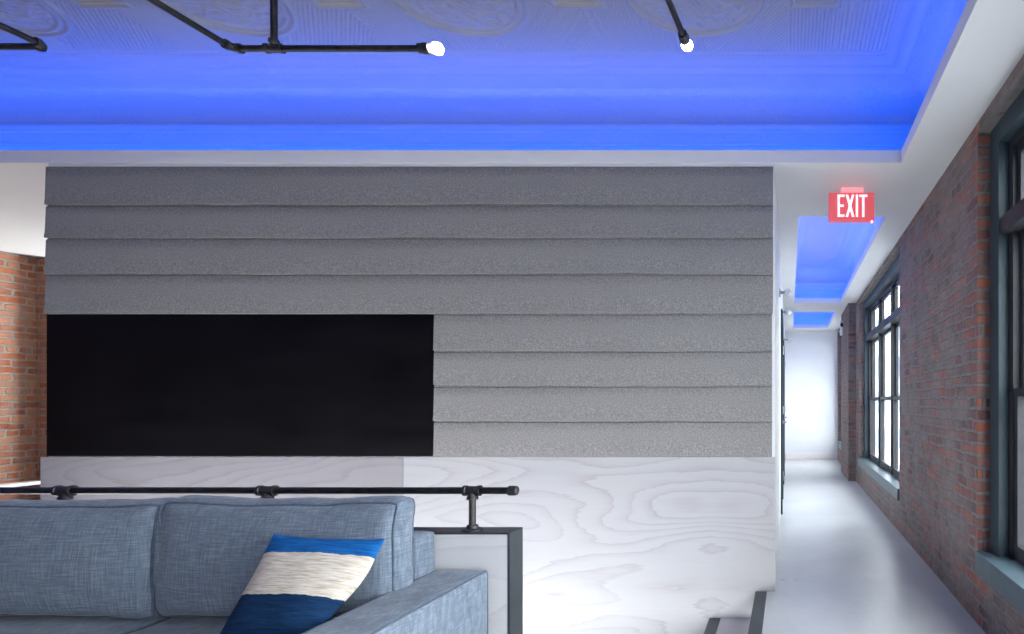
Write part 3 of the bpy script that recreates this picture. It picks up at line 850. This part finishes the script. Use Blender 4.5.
# ------------------------------------------------------------------ windows
def window(n, y0, y1):
    e = bpy.data.objects.new('window_%d' % n, None); COL.objects.link(e); e.location = (XR, (y0 + y1) / 2, .416); struct(e)
    z0, z1 = .416, WZ1
    def ring(name, m, ya, yb, za, zb, w, wt, x0, x1, parent=e, wb=0.0):
        bm = bmesh.new()
        Z = [za, za + wb, zb - wt, zb] if wb else [za, zb - wt, zb]
        cell_slab(bm, 0, [ya, ya + w, yb - w, yb], Z, lambda a, b: ya + w < a < yb - w and za + wb < b < zb - wt, x0, x1)
        return obj(name, bm, m, parent)
    ring('window_frame', 'frame', y0, y1, z0, z1, .13, .11, XR + .070, EXT - .003)
    a0, a1 = y0 + .13, y1 - .13; zt = z1 - .11
    ring('window_lining', 'sash', a0, a1, z0, zt, .055, .05, XR + .126, EXT - .003)
    a0 += .055; a1 -= .055; zt -= .05
    bx('transom_bar', 'sash', (XR + .080, XR + .20, a0 - .055, a1 + .055, 2.16, 2.25), e, bev=.004)
    w = (a1 - a0) / 3
    for k in (1, 2):
        bx('mullion', 'sash', (XR + .118, XR + .20, a0 + k * w - .028, a0 + k * w + .028, z0, zt), e, bev=.003)
    for k in range(3):
        c0 = a0 + k * w + (.028 if k else 0); c1 = a0 + (k + 1) * w - (.028 if k < 2 else 0)
        for (b0, b1, xo) in ((2.25, zt, .15), (1.275, 2.16, .165), (z0 + .005, 1.325, .132)):
            wb = .075 if b0 < 1 else .042
            sh = ring('sash', 'sash', c0, c1, b0, b1, .042, .042, XR + xo, XR + xo + .032, wb=wb)
            bx('pane', 'glass', (XR + xo + .014, XR + xo + .018, c0 + .038, c1 - .038, b0 + wb - .004, b1 - .038), sh)
    bx('window_sill', 'sill', (XR - .018, EXT - .003, y0 + .002, y1 - .002, .300, .416), e, bev=.004)
for i, (a, b) in enumerate(WIN): window(i + 1, a, b)

# white ledge along the left wall
tag(bx('wall_ledge', 'white', (XL - .001, -8.05, 4.2, 6.09, .37, .405), bev=.004), 'white ledge along the orange brick wall behind the railing', 'ledge')

# ------------------------------------------------------------------ outside
bld = thing('office_building', 'pale building with rows of blue windows outside the corridor window', 'building', (12, 66, -12))
bx('facade', 'facade_out', (8.0, 20, 56, 80, -12, 10), bld)
for k in range(6):
    z = -10.5 + 3.6 * k
    bx('window_band', 'glass_out', (8.6, 19.4, 55.9, 56.1, z, z + 1.9), bld)
    bx('window_band', 'glass_out', (7.9, 8.1, 56.6, 79.4, z, z + 1.9), bld)
struct(bx('ground_street', 'street', (EXT + .5, 120, -80, 300, -12.3, -12)))

# ------------------------------------------------------------------ light
W = bpy.data.worlds.new('sky'); SC.world = W; W.use_nodes = True
bg = W.node_tree.nodes['Background']
bg.inputs['Color'].default_value = (0.95, 0.975, 1.0, 1); bg.inputs['Strength'].default_value = 10.0

def area(name, loc, direction, sx, sy, power, color, spread=PI):
    l = bpy.data.lights.new(name, 'AREA'); l.shape = 'RECTANGLE'; l.size = sx; l.size_y = sy; l.energy = power; l.color = color; l.spread = spread
    o = bpy.data.objects.new(name, l); COL.objects.link(o); o.location = loc
    z = -Vector(direction).normalized()
    if abs(z.z) > .8:      # lying flat: the light's own axes follow the room's
        x = (Vector((1, 0, 0)) - z * z.x).normalized()
    else:                  # upright: local x runs level
        x = Vector((0, 0, 1)).cross(z).normalized()
    y = z.cross(x)
    o.rotation_euler = Matrix((x, y, z)).transposed().to_euler()
    return o
DAY = (0.96, 0.98, 1.0)
area('daylight_near_window', (1.32, 1.70, 1.58), (-1, 0, -.35), 2.6, 2.2, 17, DAY, 2.0)
area('daylight_corridor_end', (1.27, 11.2, 1.58), (-1, -.2, -.5), 1.6, 2.0, 14, DAY, 2.4)
area('daylight_front_window', (1.32, -1.95, 1.58), (-1, .25, -.35), 2.6, 2.2, 60, DAY, 2.3)
area('bay_fill', (-6.3, 8.4, 1.0), (-.6, -.45, .6), 1.2, .8, 185, (0.93, 0.99, 1.0), 2.6)  # added unseen fill without a fixture, brightens the bay's brick and ceiling

# blue light strips lying in the coves behind the lip
BLUE = (0.0, 0.095, 1.0)
def cove(o, m, per_m, sides):
    x0, x1, y0, y1 = o; d = m * .2
    z = ZL + .012
    for s in sides:
        if s == 'N': area('cove_strip', ((x0 + x1) / 2, y1 + d, z), (0, .4, 1), x1 - x0 + d, .03, per_m * (x1 - x0), BLUE)
        if s == 'S': area('cove_strip', ((x0 + x1) / 2, y0 - d, z), (0, -.4, 1), x1 - x0 + d, .03, per_m * (x1 - x0), BLUE)
        if s == 'E': area('cove_strip', (x1 + d, (y0 + y1) / 2, z), (.4, 0, 1), .03, y1 - y0 + d, per_m * (y1 - y0), BLUE)
        if s == 'W': area('cove_strip', (x0 - d, (y0 + y1) / 2, z), (-.4, 0, 1), .03, y1 - y0 + d, per_m * (y1 - y0), BLUE)
cove(OP[0], .24, 8.7, 'NESW')
cove(OP[1], .20, 4.6, 'NESW')
cove(OP[2], .20, 5.5, 'NESW')

# ------------------------------------------------------------------ view
SC.view_settings.view_transform = 'Standard'; SC.view_settings.look = 'None'
SC.view_settings.gamma = 1.0; SC.view_settings.use_curve_mapping = False
SC.view_settings.exposure = 0.2
SC.cycles.use_denoising = True
SC.cycles.max_bounces = 8; SC.cycles.diffuse_bounces = 5; SC.cycles.transparent_max_bounces = 12
SC.cycles.sample_clamp_indirect = 8
